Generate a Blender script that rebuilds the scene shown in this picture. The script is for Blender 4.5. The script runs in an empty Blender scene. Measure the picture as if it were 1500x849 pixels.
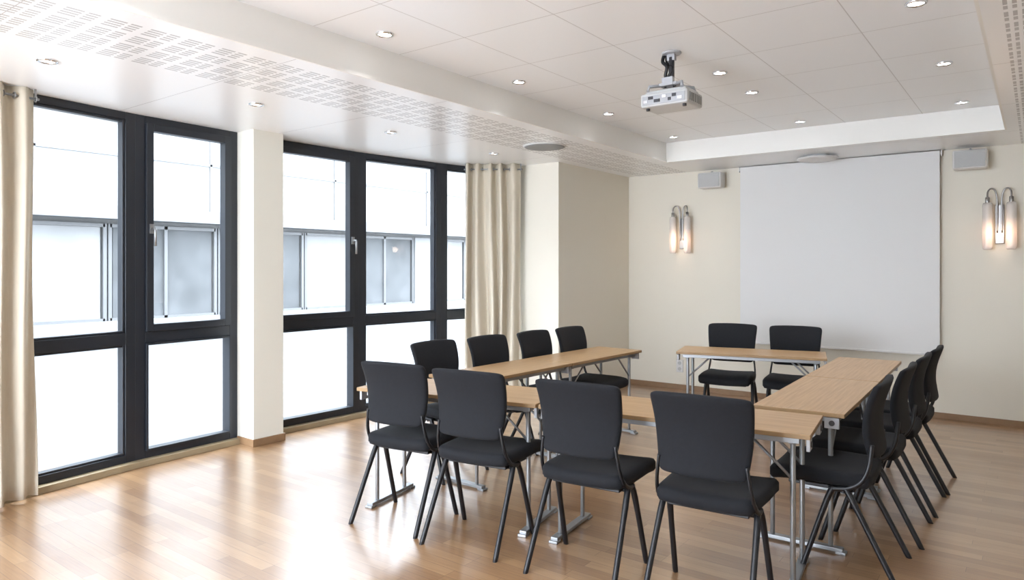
import bpy, bmesh, math, random
from mathutils import Vector, Matrix
random.seed(4)
SC=bpy.context.scene
COL=SC.collection
SC.view_settings.view_transform='Standard'
SC.view_settings.look='None'
SC.view_settings.exposure=0.88
try:
    SC.view_settings.use_white_balance=True
    SC.view_settings.white_balance_temperature=6100
    SC.view_settings.white_balance_tint=10
except Exception: pass

# ---------------------------------------------------------------- materials
def new_mat(name):
    m=bpy.data.materials.new(name); m.use_nodes=True
    nt=m.node_tree; b=nt.nodes['Principled BSDF']
    return m,nt,b
def mat(name,col,rough=.5,metal=0,noise=.06,scale=12,bump=0,bscale=200,emit=None,es=0,spec=None,sheen=0):
    m,nt,b=new_mat(name)
    N=nt.nodes;L=nt.links
    tc=N.new('ShaderNodeTexCoord')
    nz=N.new('ShaderNodeTexNoise'); nz.inputs['Scale'].default_value=scale; nz.inputs['Detail'].default_value=3
    L.new(tc.outputs['Object'],nz.inputs['Vector'])
    mx=N.new('ShaderNodeMix'); mx.data_type='RGBA'
    L.new(nz.outputs['Fac'],mx.inputs[0])
    mx.inputs[6].default_value=tuple(max(0,c*(1-noise)) for c in col)+(1,)
    mx.inputs[7].default_value=tuple(min(1,c*(1+noise)) for c in col)+(1,)
    L.new(mx.outputs[2],b.inputs['Base Color'])
    b.inputs['Roughness'].default_value=rough
    b.inputs['Metallic'].default_value=metal
    if sheen: b.inputs['Sheen Weight'].default_value=sheen
    if spec is not None: b.inputs['Specular IOR Level'].default_value=spec
    if bump:
        n2=N.new('ShaderNodeTexNoise'); n2.inputs['Scale'].default_value=bscale
        L.new(tc.outputs['Object'],n2.inputs['Vector'])
        bp=N.new('ShaderNodeBump'); bp.inputs['Strength'].default_value=bump; bp.inputs['Distance'].default_value=.002
        L.new(n2.outputs['Fac'],bp.inputs['Height']); L.new(bp.outputs['Normal'],b.inputs['Normal'])
    if emit:
        b.inputs['Emission Color'].default_value=tuple(emit)+(1,); b.inputs['Emission Strength'].default_value=es
    return m
def math_node(nt,op,a,b=None,c=None):
    n=nt.nodes.new('ShaderNodeMath'); n.operation=op
    for i,v in enumerate((a,b,c)):
        if v is None: continue
        if isinstance(v,(int,float)): n.inputs[i].default_value=v
        else: nt.links.new(v,n.inputs[i])
    return n.outputs[0]

M_wall=mat('wall_paint',(.77,.735,.64),.75,noise=.015,scale=2,bump=.1,bscale=90)
M_wall2=mat('pier_paint',(.80,.79,.71),.7,noise=.015,scale=2)
M_soffit_face=mat('bulkhead_paint',(.88,.875,.84),.5,noise=.01,scale=2)
M_fabric=mat('black_fabric',(.0085,.0095,.0125),.8,noise=.25,scale=60,bump=.5,bscale=700,spec=.3,sheen=.025)
M_blackp=mat('black_plastic',(.007,.0075,.010),.4,noise=.1)
M_frame=mat('window_frame_paint',(.018,.022,.030),.38,noise=.05)
M_chrome=mat('chrome',(.75,.76,.78),.16,1,noise=.02)
M_steel=mat('grey_steel',(.34,.35,.36),.42,.8,noise=.03)
M_dsteel=mat('brushed_dark_steel',(.36,.35,.34),.35,.9,noise=.03)
M_silver=mat('silver_plastic',(.40,.41,.43),.4,.2,noise=.03)
M_white=mat('white_plastic',(.70,.70,.69),.4,noise=.01)
M_pgrey=mat('light_grey_casing',(.54,.55,.55),.35,noise=.02)
M_grille=mat('speaker_grille',(.47,.48,.48),.6,noise=.2,scale=300)
M_ventg=mat('vent_grille_grey',(.28,.29,.29),.6,noise=.2,scale=200)
M_darkg=mat('dark_plastic',(.04,.04,.045),.4)
M_screen=mat('projection_screen_fabric',(.75,.755,.75),.85,noise=.01,scale=1)
M_bulb=mat('bulb_glow',(1,1,1),.4,emit=(1,.97,.92),es=8)
M_bulb2=mat('dim_bulb',(.8,.8,.8),.3,emit=(1,.98,.95),es=.9)
M_base=mat('oak_skirting',(.26,.155,.08),.45,noise=.2,scale=15)
M_sill=mat('oak_sill',(.33,.26,.16),.5,noise=.15,scale=10)
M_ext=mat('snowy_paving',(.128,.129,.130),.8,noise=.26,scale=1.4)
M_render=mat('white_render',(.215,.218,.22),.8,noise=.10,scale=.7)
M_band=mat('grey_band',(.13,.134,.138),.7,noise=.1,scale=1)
M_exframe=mat('grey_outer_frame',(.10,.103,.107),.5)
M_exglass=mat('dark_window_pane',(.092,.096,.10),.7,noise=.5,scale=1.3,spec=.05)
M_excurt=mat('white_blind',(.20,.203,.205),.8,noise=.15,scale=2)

def curtain_mat():
    m,nt,b=new_mat('cream_curtain_cloth')
    L=nt.links
    tc=nt.nodes.new('ShaderNodeTexCoord')
    mp=nt.nodes.new('ShaderNodeMapping'); mp.inputs['Scale'].default_value=(60,60,4)
    L.new(tc.outputs['Object'],mp.inputs[0])
    nz=nt.nodes.new('ShaderNodeTexNoise'); nz.inputs['Scale'].default_value=3
    L.new(mp.outputs[0],nz.inputs['Vector'])
    r=nt.nodes.new('ShaderNodeMix'); r.data_type='RGBA'
    r.inputs[6].default_value=(.59,.535,.43,1); r.inputs[7].default_value=(.67,.615,.51,1)
    L.new(nz.outputs['Fac'],r.inputs[0]); L.new(r.outputs[2],b.inputs['Base Color'])
    b.inputs['Roughness'].default_value=.8
    return m
M_curt=curtain_mat()

def floor_mat():
    m,nt,b=new_mat('oak_strip_parquet'); L=nt.links;N=nt.nodes
    tc=N.new('ShaderNodeTexCoord')
    br=N.new('ShaderNodeTexBrick')
    br.inputs['Scale'].default_value=1
    br.inputs['Brick Width'].default_value=.75; br.inputs['Row Height'].default_value=.07
    br.inputs['Mortar Size'].default_value=.0010; br.inputs['Mortar Smooth'].default_value=.2
    br.inputs['Bias'].default_value=0
    br.offset=.37; br.offset_frequency=3; br.squash=.8; br.squash_frequency=4
    br.inputs['Color1'].default_value=(.275,.150,.070,1); br.inputs['Color2'].default_value=(.41,.250,.128,1)
    br.inputs['Mortar'].default_value=(.16,.085,.04,1)
    L.new(tc.outputs['Object'],br.inputs['Vector'])
    mp=N.new('ShaderNodeMapping'); mp.inputs['Scale'].default_value=(2.5,40,1)
    L.new(tc.outputs['Object'],mp.inputs[0])
    nz=N.new('ShaderNodeTexNoise'); nz.inputs['Scale'].default_value=2; nz.inputs['Detail'].default_value=3
    L.new(mp.outputs[0],nz.inputs['Vector'])
    cr=N.new('ShaderNodeValToRGB'); cr.color_ramp.elements[0].position=.3; cr.color_ramp.elements[0].color=(.84,.82,.80,1)
    cr.color_ramp.elements[1].position=.7; cr.color_ramp.elements[1].color=(1.0,1.0,1.0,1)
    L.new(nz.outputs['Fac'],cr.inputs[0])
    mx=N.new('ShaderNodeMix'); mx.data_type='RGBA'; mx.blend_type='MULTIPLY'; mx.inputs[0].default_value=1
    L.new(br.outputs['Color'],mx.inputs[6]); L.new(cr.outputs[0],mx.inputs[7])
    L.new(mx.outputs[2],b.inputs['Base Color'])
    n3=N.new('ShaderNodeTexNoise'); n3.inputs['Scale'].default_value=5
    L.new(tc.outputs['Object'],n3.inputs['Vector'])
    ro=math_node(nt,'MULTIPLY_ADD',n3.outputs['Fac'],.10,.26)
    L.new(ro,b.inputs['Roughness'])
    bp=N.new('ShaderNodeBump'); bp.inputs['Strength'].default_value=.2; bp.inputs['Distance'].default_value=.001
    L.new(br.outputs['Fac'],bp.inputs['Height']); bp.invert=True
    L.new(bp.outputs['Normal'],b.inputs['Normal'])
    b.inputs['Coat Weight'].default_value=1.0; b.inputs['Coat Roughness'].default_value=.24; b.inputs['Coat IOR'].default_value=1.6
    return m
M_floor=floor_mat()

def top_mat():
    m,nt,b=new_mat('oak_laminate'); L=nt.links;N=nt.nodes
    tc=N.new('ShaderNodeTexCoord')
    mp=N.new('ShaderNodeMapping'); mp.inputs['Scale'].default_value=(1.2,28,28)
    L.new(tc.outputs['Object'],mp.inputs[0])
    nz=N.new('ShaderNodeTexNoise'); nz.inputs['Scale'].default_value=2.4; nz.inputs['Detail'].default_value=5; nz.inputs['Distortion'].default_value=.4
    L.new(mp.outputs[0],nz.inputs['Vector'])
    cr=N.new('ShaderNodeValToRGB'); cr.color_ramp.elements[0].position=.32; cr.color_ramp.elements[0].color=(.38,.235,.11,1)
    cr.color_ramp.elements[1].position=.68; cr.color_ramp.elements[1].color=(.50,.33,.17,1)
    L.new(nz.outputs['Fac'],cr.inputs[0]); L.new(cr.outputs[0],b.inputs['Base Color'])
    b.inputs['Roughness'].default_value=.38
    return m
M_top=top_mat()
M_edge=mat('light_wood_edging',(.33,.21,.10),.45,noise=.08,scale=20)

def ceiling_mat():
    m,nt,b=new_mat('white_ceiling_tiles'); L=nt.links;N=nt.nodes
    tc=N.new('ShaderNodeTexCoord'); sp=N.new('ShaderNodeSeparateXYZ'); L.new(tc.outputs['Object'],sp.inputs[0])
    def seam(o,off,per,w):
        a=math_node(nt,'ADD',o,off); a=math_node(nt,'DIVIDE',a,per); a=math_node(nt,'FRACT',a)
        a=math_node(nt,'SUBTRACT',a,.5); a=math_node(nt,'ABSOLUTE',a)   # .5 at seam
        return math_node(nt,'GREATER_THAN',a,.5-w/per)
    s1=seam(sp.outputs[0],1.42+12.4,.62,.003); s2=seam(sp.outputs[1],-3.065+13.0,.65,.003)
    s=math_node(nt,'MAXIMUM',s1,s2)
    mx=N.new('ShaderNodeMix'); mx.data_type='RGBA'
    L.new(s,mx.inputs[0]); mx.inputs[6].default_value=(.90,.92,.935,1); mx.inputs[7].default_value=(.62,.62,.62,1)
    L.new(mx.outputs[2],b.inputs['Base Color']); b.inputs['Roughness'].default_value=.35
    return m
M_ceil=ceiling_mat()

def soffit_mat(name,x0,x1):
    """white boards with one strip (x0..x1) of slotted squares"""
    m,nt,b=new_mat(name); L=nt.links;N=nt.nodes
    tc=N.new('ShaderNodeTexCoord'); sp=N.new('ShaderNodeSeparateXYZ'); L.new(tc.outputs['Object'],sp.inputs[0])
    X,Y=sp.outputs[0],sp.outputs[1]
    def band(o,off,per,frac):
        a=math_node(nt,'ADD',o,off); a=math_node(nt,'DIVIDE',a,per); a=math_node(nt,'FRACT',a)
        return math_node(nt,'LESS_THAN',a,frac)
    n=4 if x1-x0>.4 else 2
    px=(x1-x0)/n
    ins=math_node(nt,'MULTIPLY',math_node(nt,'GREATER_THAN',X,x0),math_node(nt,'LESS_THAN',X,x1))
    sq=math_node(nt,'MULTIPLY',band(X,-x0+10*px,px,.76),band(Y,20,.18,.78))
    sl=math_node(nt,'MULTIPLY',band(X,-x0+10*px,px/5,.5),band(Y,20,.09,.82))
    holes=math_node(nt,'MULTIPLY',ins,math_node(nt,'MULTIPLY',sq,sl))
    seamy=band(Y,12.1,1.2,.004)
    mx=N.new('ShaderNodeMix'); mx.data_type='RGBA'
    L.new(math_node(nt,'MAXIMUM',holes,seamy),mx.inputs[0])
    mx.inputs[6].default_value=(.885,.90,.91,1); mx.inputs[7].default_value=(.44,.44,.45,1)
    L.new(mx.outputs[2],b.inputs['Base Color']); b.inputs['Roughness'].default_value=.30
    return m

def glass_mat():
    m=bpy.data.materials.new('clear_glass'); m.use_nodes=True; nt=m.node_tree; nt.nodes.clear()
    o=nt.nodes.new('ShaderNodeOutputMaterial'); t=nt.nodes.new('ShaderNodeBsdfTransparent'); g=nt.nodes.new('ShaderNodeBsdfGlossy')
    g.inputs['Roughness'].default_value=.02; t.inputs[0].default_value=(.97,.985,.985,1)
    mx=nt.nodes.new('ShaderNodeMixShader'); mx.inputs[0].default_value=.03
    nt.links.new(t.outputs[0],mx.inputs[1]); nt.links.new(g.outputs[0],mx.inputs[2]); nt.links.new(mx.outputs[0],o.inputs[0])
    return m
M_glass=glass_mat()
def tube_glass():
    m,nt,b=new_mat('frosted_lamp_glass'); L=nt.links;N=nt.nodes
    tc=N.new('ShaderNodeTexCoord'); sp=N.new('ShaderNodeSeparateXYZ'); L.new(tc.outputs['Object'],sp.inputs[0])
    cr=N.new('ShaderNodeValToRGB')
    mr=N.new('ShaderNodeMapRange'); mr.inputs[1].default_value=-.24; mr.inputs[2].default_value=.24
    L.new(sp.outputs[2],mr.inputs[0]); L.new(mr.outputs[0],cr.inputs[0])
    e=cr.color_ramp.elements; e[0].position=0; e[0].color=(.10,.07,.055,1); e[1].position=1; e[1].color=(.0,.0,.0,1)
    k=cr.color_ramp.elements.new(.34); k.color=(.56,.30,.17,1)
    k=cr.color_ramp.elements.new(.62); k.color=(.05,.035,.025,1)
    L.new(cr.outputs[0],b.inputs['Emission Color']); b.inputs['Emission Strength'].default_value=.8
    b.inputs['Base Color'].default_value=(.60,.57,.54,1); b.inputs['Roughness'].default_value=.25
    return m
M_tube=tube_glass()

# ---------------------------------------------------------------- mesh helpers
def bm_box(bm,c,s,ang=0,mi=0):
    vs=[]
    ca,sa=math.cos(ang),math.sin(ang)
    for dz in(-.5,.5):
        for dx,dy in((-.5,-.5),(.5,-.5),(.5,.5),(-.5,.5)):
            x,y=dx*s[0],dy*s[1]
            vs.append(bm.verts.new((c[0]+x*ca-y*sa,c[1]+x*sa+y*ca,c[2]+dz*s[2])))
    fs=[(3,2,1,0),(4,5,6,7),(0,1,5,4),(1,2,6,5),(2,3,7,6),(3,0,4,7)]
    out=[]
    for f in fs:
        F=bm.faces.new([vs[i] for i in f]); F.material_index=mi; out.append(F)
    return out
def bm_tube(bm,pts,r,seg=10,mi=0,flat=1.0):
    pts=[Vector(p) for p in pts]
    if not isinstance(r,(list,tuple)): r=[r]*len(pts)
    rings=[];up=None
    for i,p in enumerate(pts):
        t=(pts[min(i+1,len(pts)-1)]-pts[max(i-1,0)]).normalized()
        if up is None:
            up=Vector((0,0,1)) if abs(t.z)<.9 else Vector((0,1,0))
        a=(up-t*up.dot(t)).normalized(); b=t.cross(a); up=a
        ring=[bm.verts.new(p+(a*math.cos(2*math.pi*k/seg)+b*math.sin(2*math.pi*k/seg)*flat)*r[i]) for k in range(seg)]
        rings.append(ring)
    for i in range(len(rings)-1):
        for k in range(seg):
            f=bm.faces.new((rings[i][k],rings[i][(k+1)%seg],rings[i+1][(k+1)%seg],rings[i+1][k])); f.smooth=True; f.material_index=mi
    f=bm.faces.new(rings[0][::-1]); f.material_index=mi
    f=bm.faces.new(rings[-1]); f.material_index=mi
def bm_lathe(bm,prof,seg=24,c=(0,0,0),mi=0):
    """prof list of (r,z)"""
    rings=[]
    for r,z in prof:
        rings.append([bm.verts.new((c[0]+r*math.cos(2*math.pi*k/seg),c[1]+r*math.sin(2*math.pi*k/seg),c[2]+z)) for k in range(seg)])
    for i in range(len(rings)-1):
        for k in range(seg):
            f=bm.faces.new((rings[i][k],rings[i][(k+1)%seg],rings[i+1][(k+1)%seg],rings[i+1][k])); f.smooth=True; f.material_index=mi
    bm.faces.new(rings[0][::-1]).material_index=mi; bm.faces.new(rings[-1]).material_index=mi
def smooth_path(pts,n=6):
    P=[Vector(p) for p in pts]; out=[]
    for i in range(len(P)-1):
        p0=P[max(i-1,0)];p1=P[i];p2=P[i+1];p3=P[min(i+2,len(P)-1)]
        for k in range(n):
            t=k/n
            out.append(.5*((2*p1)+(p2-p0)*t+(2*p0-5*p1+4*p2-p3)*t*t+(3*p1-p0-3*p2+p3)*t**3))
    out.append(P[-1]); return out
def obj(name,bm,mats,parent=None,loc=(0,0,0),rz=0,bevel=0,label=None,cat=None,kind=None,group=None):
    bmesh.ops.recalc_face_normals(bm,faces=bm.faces)
    me=bpy.data.meshes.new(name); bm.to_mesh(me); bm.free()
    for m in (mats if isinstance(mats,(list,tuple)) else [mats]): me.materials.append(m)
    o=bpy.data.objects.new(name,me); COL.objects.link(o)
    o.location=loc; o.rotation_euler=(0,0,rz)
    if parent: o.parent=parent
    if bevel:
        b=o.modifiers.new('bevel','BEVEL'); b.width=bevel; b.segments=2; b.limit_method='ANGLE'
    if label:o['label']=label
    if cat:o['category']=cat
    if kind:o['kind']=kind
    if group:o['group']=group
    return o
def empty(name,loc,rz,label,cat,group=None):
    e=bpy.data.objects.new(name,None); COL.objects.link(e); e.location=loc; e.rotation_euler=(0,0,rz); e.empty_display_size=.1
    e['label']=label;e['category']=cat
    if group:e['group']=group
    return e
def copy_thing(root,loc,rz,label=None):
    r=root.copy(); COL.objects.link(r); r.location=loc; r.rotation_euler=(0,0,rz)
    if label:r['label']=label
    def rec(src,dst):
        for ch in src.children:
            c=ch.copy(); COL.objects.link(c); c.parent=dst
            rec(ch,c)
    rec(root,r)
    return r
def struct(name,boxes,mats,bevel=0,mi=None):
    bm=bmesh.new()
    for i,(c,s) in enumerate(boxes): bm_box(bm,c,s,mi=(mi[i] if mi else 0))
    return obj(name,bm,mats,kind='structure',bevel=bevel)
def span(x0,x1,y0,y1,z0,z1):
    return (((x0+x1)/2,(y0+y1)/2,(z0+z1)/2),(x1-x0,y1-y0,z1-z0))

# ---------------------------------------------------------------- room shell
YB=7.87; XR=1.7; YN=-2.2; SOF=2.59; REC=2.8
PA=3.26; PB=3.54   # pier between the two windows
struct('floor',[span(-5.75,XR,YN,YB+.1,-.1,0)],M_floor)
struct('ceiling',[span(-3.22,-.18,YN,7.02,REC,REC+.1)],M_ceil)
M_s1=soffit_mat('slotted_soffit_boards',-3.95,-3.29)
M_s2=soffit_mat('slotted_side_boards',-.12,.54)
M_s3=soffit_mat('plain_soffit_boards',40,40.3)
def soffit(name,b,m):
    bm=bmesh.new(); fs=bm_box(bm,b[0],b[1],mi=0)
    for i,f in enumerate(fs): f.material_index=0 if i==0 else 1
    return obj(name,bm,[m,M_soffit_face],kind='structure')
soffit('trim_1',span(-5.8,-3.2,YN,YB+.1,SOF,REC+.1),M_s1)
soffit('trim_2',span(-3.2,-.2,7.0,YB+.1,SOF,REC+.1),M_s3)
soffit('trim_3',span(-.2,XR+.1,YN,YB+.1,SOF,REC+.1),M_s2)
struct('trim_4',[span(-3.2,-3.185,YN,6.985,SOF,SOF+.022),span(-3.2,-.2,6.985,7.0,SOF,SOF+.022),span(-.215,-.2,YN,6.985,SOF,SOF+.022)],M_soffit_face)
struct('wall_back',[span(-4.3,XR+.1,YB,YB+.15,0,SOF)],M_wall)
struct('wall_side',[span(-4.3,-4.1,6.26,YB,0,SOF)],M_wall)
struct('wall_return',[span(-5.4,-4.3,6.26,6.4,0,SOF)],M_wall)
struct('wall_right',[span(XR,XR+.15,YN,YB,0,SOF)],M_wall)
struct('wall_rear_fill_block',[span(-1.2,XR+.15,YN-.15,YN,0,REC+.1)],M_wall)  # unseen part-width wall, added and sized to cut fill light from behind
struct('wall_pier',[span(-5.55,-5.1,PA,PB,0,SOF)],M_wall2)
# skirting
struct('baseboard_back',[span(-4.1,XR,YB-.014,YB,0,.06)],M_base,.003)
struct('baseboard_side',[span(-4.1,-4.086,6.26,YB-.014,0,.06)],M_base,.003)
struct('baseboard_return',[span(-4.9,-4.1,6.246,6.26,0,.06)],M_base,.003)
struct('baseboard_pier',[span(-5.32,-5.086,PA-.014,PA,0,.06),span(-5.1,-5.086,PA,PB,0,.06),span(-5.32,-5.086,PB,PB+.014,0,.06)],M_base,.003)

# ---------------------------------------------------------------- windows
WP={-2.0:-4.45,-.4:-4.85,1.0:-5.14,2.41:-5.34,PA:-5.385,PB:-5.395,4.55:-5.36,5.58:-5.22,6.26:-5.07}
def P(y): return Vector((WP[y],y,0))
def bar(bm,A,B,a0,a1,z0,z1,dep,off=0):
    """bar along A->B from distance a0 to a1"""
    d=(B-A); Ln=d.length; d.normalize(); n=Vector((d.y,-d.x,0))  # towards room (+x)
    c=A+d*((a0+a1)/2)+n*off
    bm_box(bm,(c.x,c.y,(z0+z1)/2),(a1-a0,dep,z1-z0),math.atan2(d.y,d.x))
def bay(bm,bg,A,B,sash,m0=.075,m1=.075,zt=SOF):
    Ln=(B-A).length
    D=.10
    bar(bm,A,B,0,m0,.0+.04,zt,D); bar(bm,A,B,Ln-m1,Ln,.04,zt,D)
    bar(bm,A,B,m0,Ln-m1,.04,.10,D); bar(bm,A,B,m0,Ln-m1,zt-.055,zt,D)
    bar(bm,A,B,m0,Ln-m1,.90,.985,D)
    w=.055 if sash else .018
    off=.035 if sash else .01
    dep=.075 if sash else .06
    a0,a1=m0,Ln-m1
    for (z0,z1,ww) in ((.985,zt-.055,w),(.10,.90,.016)):
        bar(bm,A,B,a0,a0+ww,z0,z1,dep,off); bar(bm,A,B,a1-ww,a1,z0,z1,dep,off)
        bar(bm,A,B,a0+ww,a1-ww,z0,z0+ww,dep,off); bar(bm,A,B,a0+ww,a1-ww,z1-ww,z1,dep,off)
        bar(bg,A,B,a0+ww*.8,a1-ww*.8,z0+ww*.8,z1-ww*.8,.008,0)
def handle(parent,A,B,a,z):
    d=(B-A).normalized(); n=Vector((d.y,-d.x,0)); c=A+d*a
    bm=bmesh.new()
    q=c+n*.08
    bm_box(bm,(q.x,q.y,z),(.03,.012,.07),math.atan2(d.y,d.x))
    bm_tube(bm,[c+n*.08+Vector((0,0,z)),c+n*.125+Vector((0,0,z)),c+n*.13+Vector((0,0,z-.015)),c+n*.13+Vector((0,0,z-.13))],.009)
    return obj('handle',bm,M_steel,parent=parent,label='grey metal window handle')
def window(name,ys,sashes):
    bm=bmesh.new(); bg=bmesh.new()
    for i in range(len(ys)-1): bay(bm,bg,P(ys[i]),P(ys[i+1]),sashes[i])
    o=obj(name,bm,M_frame,kind='structure',bevel=.004)
    g=obj('glass_pane',bg,M_glass,parent=o)
    return o
w3=window('window_3_added_daylight',[-2.0,-.4,1.0],[0,0])  # unseen bays before the first window, added to let more daylight in
w1=window('window_1',[1.0,2.41,PA],[0,1])
w2=window('window_2',[PB,4.55,5.58,6.26],[1,0,0])
handle(w1,P(2.41),P(PA),.11,1.75); handle(w2,P(PB),P(4.55),(P(4.55)-P(PB)).length-.10,1.72)
def ledge(name,ys):
    bm=bmesh.new()
    for i in range(len(ys)-1):
        A,B=P(ys[i]),P(ys[i+1]); L_=(B-A).length
        bar(bm,A,B,-.0,L_,0,.045,.16,.03)
    return obj(name,bm,M_sill,kind='structure',bevel=.003)
ledge('baseboard_window',[-2.0,-.4,1.0,2.41,PA]); ledge('baseboard_window_far',[PB,4.55,5.58,6.26])

# ---------------------------------------------------------------- curtains
def curtain(A,B,folds,amp,ztop,zbot,label):
    A=Vector(A);B=Vector(B);d=(B-A);Ln=d.length;d.normalize();n=Vector((d.y,-d.x,0))
    root=empty('curtain',((A+B)/2)[:2]+(0,),0,label,'curtain',None)
    C=(A+B)/2
    bm=bmesh.new(); nu=folds*14; nv=26
    ph=[random.uniform(-.5,.5) for _ in range(folds+2)]
    grid=[]
    for j in range(nv+1):
        v=j/nv; z=ztop+(zbot-ztop)*v; row=[]
        for i in range(nu+1):
            u=i/nu; k=u*folds
            w=math.sin(2*math.pi*k+.9*math.sin(3*v+4.3*u)+.6*math.sin(11*u))
            a=amp*(1+.35*math.sin(9*u+2)+.2*v)
            s=u+.018*math.sin(6*v+9*u)*v
            p=A+d*(s*Ln)+n*(w*a+.015*math.sin(5*v+20*u)*v)-C
            row.append(bm.verts.new((p.x,p.y,z)))
        grid.append(row)
    for j in range(nv):
        for i in range(nu):
            f=bm.faces.new((grid[j][i],grid[j][i+1],grid[j+1][i+1],grid[j+1][i])); f.smooth=True
    c=obj('drape',bm,M_curt,parent=root)
    s=c.modifiers.new('thick','SOLIDIFY'); s.thickness=.003
    bm=bmesh.new()
    a=A-C-d*.02; b=B-C+d*.02
    bm_tube(bm,[(a.x,a.y,ztop-.06),(b.x,b.y,ztop-.06)],.008)
    for q in (a+d*.02,b-d*.02):
        bm_box(bm,(q.x,q.y,(ztop-.06+SOF)/2),(.01,.01,SOF-ztop+.06))
    obj('curtain_rod',bm,M_steel,parent=root)
    for k in range(folds*2+1):
        q=A+d*(k/(folds*2)*Ln)-C
        bm=bmesh.new()
        ring=[(q.x+n.x*.018*math.cos(t),q.y+n.y*.018*math.cos(t),ztop-.06+.018*math.sin(t)) for t in [2*math.pi*i/16 for i in range(17)]]
        bm_tube(bm,ring,.004,seg=6)
        obj('grommet',bm,M_steel,parent=root)
    return root
curtain((-4.98,.75,0),(-5.06,1.70,0),8,.042,2.588,.02,'cream full-height pleated curtain beside the first window')
curtain((-4.98,5.76,0),(-4.50,6.12,0),5,.045,2.588,.02,'cream full-height grommet curtain gathered beside the far window')

# ---------------------------------------------------------------- chair
def cushion(bm,fn,k=.10,n=12,thick=.05,edge=.35,pw=8):
    """closed pad; fn(u,v,w)->Vector with u,v in -1..1, w in metres"""
    F={};Bk={}
    for i in range(n+1):
        for j in range(n+1):
            u=-1+2*i/n; v=-1+2*j/n
            u_=math.sin(u*math.pi/2)*.6+u*.4; v_=math.sin(v*math.pi/2)*.6+v*.4
            x=u_*(1-k*abs(v_)**pw); y=v_*(1-k*abs(u_)**pw)
            e=max(abs(u_),abs(v_))
            h=thick/2*(edge+(1-edge)*(max(0,1-e**9))**.5)
            F[i,j]=bm.verts.new(fn(x,y,h)); Bk[i,j]=bm.verts.new(fn(x,y,-h))
    for i in range(n):
        for j in range(n):
            bm.faces.new((F[i,j],F[i+1,j],F[i+1,j+1],F[i,j+1])).smooth=True
            bm.faces.new((Bk[i,j+1],Bk[i+1,j+1],Bk[i+1,j],Bk[i,j])).smooth=True
    loop=[(i,0) for i in range(n)]+[(n,j) for j in range(n)]+[(i,n) for i in range(n,0,-1)]+[(0,j) for j in range(n,0,-1)]
    for a,b in zip(loop,loop[1:]+loop[:1]):
        bm.faces.new((F[a],Bk[a],Bk[b],F[b])).smooth=True
def make_chair(loc,rz,label,group):
    r=empty('conference_chair',loc,rz,label,'chair',group)
    bm=bmesh.new()
    def seat(u,v,w):
        x=u*.23*(1-.06*(v<0)*abs(v)); y=.14+v*.23
        z=.455+w+.010*u*u-.022*max(0,v-.4)**2*2
        return Vector((x,y,z))
    cushion(bm,seat,.06,16,.078,.45,12)
    obj('seat',bm,M_fabric,parent=r)
    bm=bmesh.new()
    def back(u,v,w):
        hw=.211+.014*v-.008*max(0,-v)**2
        z=.748+v*.174
        y=-.090-.030*(v+1)/2 -.02*v*v+.026*u*u +.012*math.cos(v*2)
        return Vector((u*hw,y-w,z+.007*(1-u*u)*(1 if v>0 else -.5)*abs(v)))
    cushion(bm,back,.042,20,.038,.45,18)
    obj('backrest',bm,M_fabric,parent=r)
    bm=bmesh.new()
    bm_box(bm,(0,.13,.410),(.36,.30,.018))
    bm_tube(bm,[(-.2,.03,.406),(.2,.03,.406)],.012)
    obj('seat_frame',bm,M_blackp,parent=r,bevel=.004)
    for s in(-1,1):
        bm=bmesh.new()
        bm_tube(bm,smooth_path([(s*.205,.09,.412),(s*.212,.01,.425),(s*.212,-.05,.465),(s*.204,-.082,.54),(s*.190,-.092,.64)],5),[.013]*11+[.011]*10,seg=8,flat=.75)
        obj('back_support',bm,M_blackp,parent=r)
        bm=bmesh.new()
        bm_tube(bm,smooth_path([(s*.205,.02,.425),(s*.213,-.025,.35),(s*.225,-.195,.02),(s*.226,-.206,0)],4),[.015]*5+[.0135]*4+[.012]*4,seg=10)
        obj('leg',bm,M_blackp,parent=r)
        bm=bmesh.new()
        bm_tube(bm,smooth_path([(s*.20,.07,.42),(s*.21,.10,.35),(s*.224,.205,.02),(s*.225,.213,0)],4),[.015]*5+[.0135]*4+[.012]*4,seg=10)
        obj('leg',bm,M_blackp,parent=r)
    return r
LB='black upholstered conference chair with splayed legs'
R=math.radians
c0=make_chair((-2.945,2.86,0),R(9),LB+' at the front table','black conference chairs around the tables')
near=[(-2.41,2.89,R(8)),(-1.755,2.93,R(5)),(-1.155,2.96,R(4))]
for x,y,a in near: copy_thing(c0,(x,y,0),a,LB+' at the front table')
for x,y,a in [(-3.40,3.70,R(-92)),(-3.33,4.23,R(-92)),(-3.28,4.79,R(-90)),(-3.24,5.30,R(-90))]:
    copy_thing(c0,(x,y,0),a,LB+' on the window side')
for x,y,a in [(-2.29,6.42,R(190)),(-1.74,6.50,R(190))]:
    copy_thing(c0,(x,y,0),a,LB+' before the screen')
for x,y,a in [(-.715,3.78,R(92)),(-.69,4.40,R(91)),(-.68,4.98,R(90)),(-.665,5.50,R(90))]:
    copy_thing(c0,(x,y,0),a,LB+' at the long table row')

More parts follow.
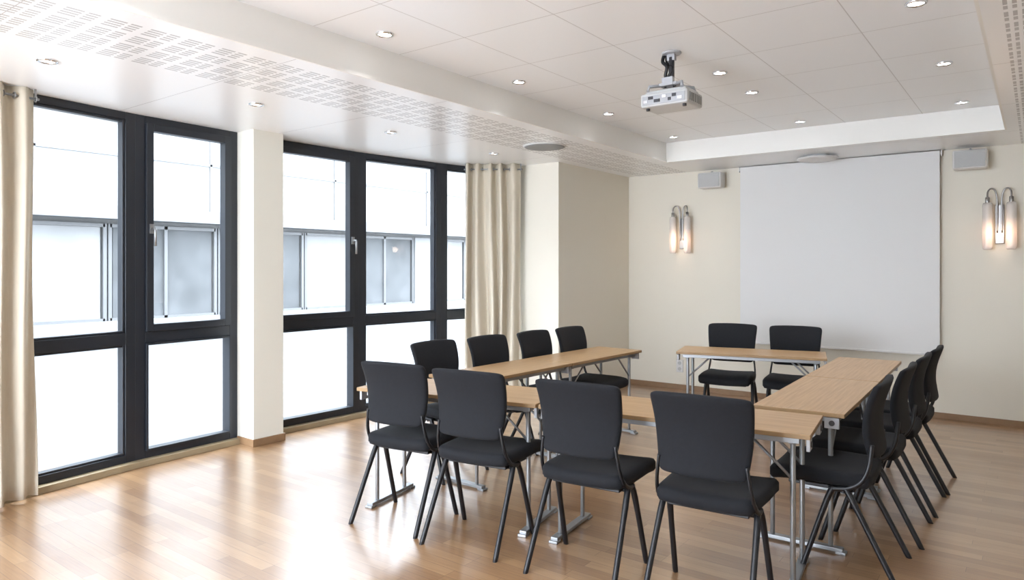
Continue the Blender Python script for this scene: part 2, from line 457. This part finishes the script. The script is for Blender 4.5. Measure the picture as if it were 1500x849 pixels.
# ---------------------------------------------------------------- tables
def make_table(loc,rz,L_,W_,label):
    r=empty('conference_table',loc,rz,label,'table','folding conference tables set in a rectangle')
    zt=.73
    bm=bmesh.new()
    fs=bm_box(bm,(0,0,zt-.011),(L_,W_,.022))
    for i,f in enumerate(fs): f.material_index=0 if i==1 else 1
    obj('tabletop',bm,[M_top,M_edge],parent=r,bevel=.003)
    for s in(-1,1):
        bm=bmesh.new()
        bm_box(bm,(0,s*(W_/2-.045),zt-.037),(L_-.10,.018,.03))
        obj('side_rail',bm,M_steel,parent=r,bevel=.002)
    for s in(-1,1):
        x=s*(L_/2-.085)
        bm=bmesh.new()
        for t in(-1,1):
            bm_tube(bm,[(x,t*.145,.03),(x,t*.145,zt-.03)],.0125,seg=12)
        bm_box(bm,(x,0,.020),(.042,W_-.04,.020))
        for t in (-1,1): bm_box(bm,(x,t*(W_/2-.03),.007),(.05,.05,.014))
        bm_box(bm,(x,0,zt-.045),(.03,W_-.11,.03))
        obj('leg_frame',bm,M_steel,parent=r,bevel=.003)
        for t in(-1,1):
            bm=bmesh.new()
            bm_tube(bm,[(x,t*.145,.50),(x-s*.20,t*.145,zt-.04)],.007,seg=8)
            obj('folding_brace',bm,M_steel,parent=r)
        for t in(-1,1):
            bm=bmesh.new()
            bm_box(bm,(s*(L_/2-.012),t*(W_/2-.06),zt-.052),(.016,.07,.055))
            bm_tube(bm,[(s*(L_/2-.006),t*(W_/2-.06),zt-.052),(s*(L_/2+.0005),t*(W_/2-.06),zt-.052)],.014,seg=12,mi=1)
            obj('linking_bracket',bm,[M_silver,M_darkg],parent=r,bevel=.002)
    return r
TL='oak-topped folding table with grey steel legs'
make_table((-2.786,3.18,0),R(11),1.20,.48,TL+' in the front row')
make_table((-1.493,3.378,0),R(6.8),1.35,.48,TL+' at the corner')
make_table((-3.09,4.00,0),R(87.6),1.08,.45,TL+' along the windows')
make_table((-3.045,5.085,0),R(87.6),1.08,.45,TL+' along the windows')
make_table((-1.015,4.37,0),R(91.9),1.2,.45,TL+' in the side row')
make_table((-1.056,5.58,0),R(91.9),1.2,.45,TL+' in the side row')
make_table((-1.99,6.08,0),R(14),1.2,.48,TL+' before the screen')

# ---------------------------------------------------------------- projection screen
r=empty('projection_screen',(-1.71,YB,0),0,'large white pull-down projection screen hanging on the back wall','projection screen')
bm=bmesh.new(); bm_box(bm,(0,-.07,(.63+2.58)/2),(1.92,.003,2.58-.63)); obj('screen_fabric',bm,M_screen,parent=r)
bm=bmesh.new(); bm_box(bm,(0,-.07,.622),(1.94,.012,.022)); obj('bottom_bar',bm,M_white,parent=r,bevel=.004)
bm=bmesh.new(); bm_tube(bm,[(-.97,-.045,2.562),(.97,-.045,2.562)],.024,seg=16); 
for s in(-1,1): bm_box(bm,(s*.975,-.035,2.56),(.008,.068,.058))
obj('roller',bm,M_white,parent=r)

# ---------------------------------------------------------------- wall speakers
def speaker(x,z,label):
    r=empty('wall_speaker',(x,YB,z),0,label,'loudspeaker','wall loudspeakers')
    bm=bmesh.new(); bm_box(bm,(0,-.14,0),(.27,.15,.175)); o=obj('speaker_cabinet',bm,M_white,parent=r,bevel=.015)
    bm=bmesh.new(); bm_box(bm,(0,-.218,0),(.24,.012,.15)); obj('speaker_grille',bm,M_grille,parent=r,bevel=.004)
    bm=bmesh.new(); bm_tube(bm,smooth_path([(0,0,.06),(0,-.05,.09),(0,-.12,.10),(0,-.14,.085)],4),.010); bm_box(bm,(0,-.006,.05),(.06,.012,.08)); obj('wall_bracket',bm,M_steel,parent=r)
    return r
speaker(-2.98,2.45,'small white box loudspeaker on a bracket beside the screen')
speaker(-.50,2.46,'small white box loudspeaker on a bracket beside the screen')

# ---------------------------------------------------------------- sconces
def sconce(x,label):
    r=empty('wall_sconce',(x,YB,1.86),0,label,'wall lamp','twin-tube wall sconces')
    bm=bmesh.new(); bm_box(bm,(0,-.015,.0),(.07,.03,.36)); obj('back_plate',bm,M_dsteel,parent=r,bevel=.004)
    for s in(-1,1):
        bm=bmesh.new()
        bm_tube(bm,smooth_path([(s*.018,-.035,-.08),(s*.018,-.05,.12),(s*.02,-.055,.25),(s*.038,-.06,.315),(s*.068,-.07,.325),(s*.088,-.085,.295),(s*.09,-.09,.235)],5),.0075,seg=8)
        obj('hooked_arm',bm,M_dsteel,parent=r)
        bm=bmesh.new(); bm_lathe(bm,[(.030,-.235),(.038,-.225),(.040,-.2),(.040,.17),(.034,.195),(.014,.20)],24)
        o=obj('glass_tube',bm,M_tube,parent=r,loc=(s*.09,-.09,0))
        bm=bmesh.new(); bm_lathe(bm,[(.016,.19),(.018,.195),(.018,.245),(.008,.252)],16)
        obj('tube_cap',bm,M_dsteel,parent=r,loc=(s*.09,-.09,0))
    l=bpy.data.lights.new('sconce_light','POINT'); l.energy=.6; l.color=(1,.72,.50); l.shadow_soft_size=.05
    lo=bpy.data.objects.new('sconce_light',l); COL.objects.link(lo); lo.parent=r; lo.location=(0,-.2,-.08)
    return r
sconce(-3.38,'metal wall sconce with two frosted glowing glass tubes')
sconce(-.28,'metal wall sconce with two frosted glowing glass tubes')

# wall socket
r=empty('wall_socket',(-3.42,YB,.28),0,'white double wall socket low on the back wall','socket')
bm=bmesh.new(); bm_box(bm,(0,-.006,0),(.085,.012,.15)); obj('socket_plate',bm,M_white,parent=r,bevel=.004)
for z in(-.035,.035):
    bm=bmesh.new(); bm_tube(bm,[(0,-.010,z),(0,-.014,z)],.022,seg=16); obj('socket_inset',bm,M_grille,parent=r)

# ---------------------------------------------------------------- projector
r=empty('ceiling_projector',(-1.82,4.06,REC),0,'light grey video projector hanging from a dark ceiling mount','projector')
bm=bmesh.new(); bm_lathe(bm,[(.055,-.012),(.06,-.006),(.06,0)],24); 
bm_box(bm,(0,0,-.03),(.05,.03,.04)); obj('ceiling_plate',bm,M_silver,parent=r)
bm=bmesh.new(); bm_tube(bm,[(0,0,-.03),(0,0,-.20)],.018,seg=12); obj('mount_pole',bm,M_darkg,parent=r)
bm=bmesh.new(); bm_tube(bm,smooth_path([(-.05,0,-.006),(-.055,-.01,-.05),(-.02,-.025,-.09),(-.03,-.02,-.15),(.02,-.03,-.19),(.03,-.02,-.22)],6),.011,seg=8)
bm_tube(bm,smooth_path([(-.04,.01,-.006),(-.03,.0,-.06),(.015,-.02,-.1),(-.015,-.025,-.16),(-.03,-.03,-.22)],6),.008,seg=8); obj('power_cable',bm,M_blackp,parent=r)
bm=bmesh.new(); bm_box(bm,(0,0,-.205),(.12,.12,.016)); bm_box(bm,(0,-.05,-.19),(.07,.03,.05))
for a in range(4):
    q=math.pi/4+a*math.pi/2
    bm_tube(bm,[(.03*math.cos(q),.03*math.sin(q),-.205),(.15*math.cos(q),.13*math.sin(q),-.215),(.16*math.cos(q),.14*math.sin(q),-.245)],.010,seg=8)
obj('mount_bracket',bm,M_silver,parent=r)
bm=bmesh.new(); bm_box(bm,(0,0,-.305),(.31,.24,.085)); bm_box(bm,(0,.01,-.255),(.27,.20,.03)); obj('projector_body',bm,M_pgrey,parent=r,bevel=.014)
bm=bmesh.new(); bm_box(bm,(0,-.121,-.308),(.28,.006,.055)); obj('port_panel',bm,M_silver,parent=r,bevel=.002)
for i,(px,pw_) in enumerate(((-.115,.026),(-.082,.03),(-.04,.038),(.008,.026),(.042,.018),(.072,.026),(.108,.03))):
    bm=bmesh.new(); bm_box(bm,(px,-.126,-.305+(.010 if i%2 else -.010)),(pw_,.008,.018)); obj('connector',bm,M_darkg if i%3 else M_chrome,parent=r)
for i in range(7):
    bm=bmesh.new(); bm_box(bm,(.156,-.085+i*.028,-.305),(.004,.012,.05)); obj('air_vent',bm,M_ventg,parent=r)
bm=bmesh.new(); bm_tube(bm,[(.08,.11,-.30),(.08,.145,-.30)],.033,seg=20); obj('lens',bm,M_darkg,parent=r)
for s in(-1,1):
    bm=bmesh.new(); bm_tube(bm,[(s*.12,-.08,-.345),(s*.12,-.08,-.362)],.012,seg=12); obj('foot',bm,M_darkg,parent=r)

# ---------------------------------------------------------------- vents
r=empty('ceiling_vent',(-3.66,5.35,SOF),0,'round grey loudspeaker grille flush in the lowered ceiling','vent')
rad=.20
bm=bmesh.new(); bm_lathe(bm,[(rad*.93,-.012),(rad,-.008),(rad,0)],40); obj('vent_rim',bm,M_white,parent=r)
bm=bmesh.new(); bm_lathe(bm,[(rad*.88,-.018),(rad*.94,-.012)],40); obj('vent_grille',bm,M_ventg,parent=r)
r=empty('ceiling_diffuser',(-1.78,7.5,SOF),0,'round white air diffuser under the lowered ceiling','vent')
bm=bmesh.new(); bm_lathe(bm,[(.11,0),(.12,-.012),(.12,0)][::1],32); obj('diffuser_neck',bm,M_white,parent=r)
bm=bmesh.new(); bm_lathe(bm,[(.05,-.055),(.17,-.045),(.2,-.03),(.19,-.02),(.10,-.01)],40); obj('diffuser_disc',bm,M_white,parent=r)

# ---------------------------------------------------------------- downlights
def downlight(loc,energy,label,bulb,group):
    r=empty('recessed_downlight',loc,0,label,'ceiling light',group)
    bm=bmesh.new()
    ring=[(.044*math.cos(t),.044*math.sin(t),-.004) for t in [2*math.pi*i/28 for i in range(29)]]
    bm_tube(bm,ring,.008,seg=8); obj('light_rim',bm,M_chrome,parent=r)
    bm=bmesh.new(); bm_lathe(bm,[(.028,-.006),(.036,-.002),(.036,0)],24); obj('bulb',bm,bulb,parent=r)
    l=bpy.data.lights.new('spot','SPOT'); l.energy=energy; l.color=(1,.975,.94); l.spot_size=R(110); l.spot_blend=1.0; l.shadow_soft_size=.06
    lo=bpy.data.objects.new('spot',l); COL.objects.link(lo); lo.parent=r; lo.location=(0,0,-.03)
    return r
for x in(-2.98,-1.74,-.49):
    for y in (.1,1.4,2.74,4.03,5.34,6.69):
        if x==-1.74 and y==4.03: y=4.67
        downlight((x,y,REC),14,'small round glowing halogen downlight in the raised ceiling',M_bulb,'downlights in the raised ceiling')
for y in (1.50,2.77,4.02,5.40):
    downlight((-4.30,y,SOF),3,'small round chrome downlight in the lowered ceiling',M_bulb2,'downlights in the lowered ceiling')

# ---------------------------------------------------------------- outside
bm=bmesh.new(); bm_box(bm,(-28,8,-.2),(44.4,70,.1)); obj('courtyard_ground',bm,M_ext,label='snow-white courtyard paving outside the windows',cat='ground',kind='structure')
r=empty('courtyard_building',(-15,0,-.15),0,'white building with a grey window band across the courtyard','building')
bm=bmesh.new()
bm_box(bm,(-1,9,4.9),(2,60,4.6)); bm_box(bm,(-1,9,.25),(2,60,.5))
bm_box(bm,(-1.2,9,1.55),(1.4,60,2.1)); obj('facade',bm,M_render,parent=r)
bm=bmesh.new(); bm_box(bm,(.1,9,2.70),(.5,60,.26)); obj('canopy_band',bm,M_band,parent=r)
for z in (3.9,4.7,5.9):
    bm=bmesh.new(); bm_box(bm,(.02,9,z),(.04,60,.05)); obj('facade_joint',bm,M_band,parent=r)
yy=-9
while yy<36:
    bm=bmesh.new(); bm_box(bm,(.02,yy,4.9),(.04,.05,4.3)); obj('facade_joint',bm,M_band,parent=r); yy+=3.5
y=-10.4;i=0
kinds=['b','g','g','w','b','g','b','g','b','g','g','b','g','w']
while y<30:
    k=kinds[i%len(kinds)]; wd={'b':1.6,'w':.8,'g':2.4}[k]
    if k!='w':
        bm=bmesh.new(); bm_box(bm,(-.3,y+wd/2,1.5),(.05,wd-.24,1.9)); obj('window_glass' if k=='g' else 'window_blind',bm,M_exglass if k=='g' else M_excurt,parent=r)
        bm=bmesh.new()
        for t in ((.05,wd/2,wd-.05) if k=='g' else (.05,wd-.05)): bm_box(bm,(-.26,y+t,1.5),(.08,.07,2.0))
        bm_box(bm,(-.255,y+wd/2,.52),(.07,wd-.1,.07)); bm_box(bm,(-.255,y+wd/2,2.46),(.07,wd-.1,.07))
        obj('window_frame',bm,M_exframe,parent=r)
    else:
        bm=bmesh.new(); bm_box(bm,(-.35,y+wd/2,1.5),(.35,wd,2.0)); obj('wall_panel',bm,M_render,parent=r)
    y+=wd; i+=1
# ---------------------------------------------------------------- light
w=bpy.data.worlds.new('sky'); SC.world=w; w.use_nodes=True
nt=w.node_tree; bg=nt.nodes['Background']
tc=nt.nodes.new('ShaderNodeTexCoord'); sp=nt.nodes.new('ShaderNodeSeparateXYZ'); nt.links.new(tc.outputs['Generated'],sp.inputs[0])
cr=nt.nodes.new('ShaderNodeValToRGB'); nt.links.new(sp.outputs[2],cr.inputs[0])
cr.color_ramp.elements[0].color=(.93,.96,1,1); cr.color_ramp.elements[1].color=(.90,.95,1,1)
nt.links.new(cr.outputs[0],bg.inputs[0]); bg.inputs[1].default_value=8.0

# ---------------------------------------------------------------- camera
cd=bpy.data.cameras.new('camera'); cam=bpy.data.objects.new('camera',cd); COL.objects.link(cam)
cam.location=(0,0,1.47); cam.rotation_euler=(R(90),0,R(37.05))
cd.sensor_fit='HORIZONTAL'; cd.sensor_width=36; cd.lens=24.48; cd.shift_y=-34.5/1500; cd.clip_start=.05
SC.camera=cam
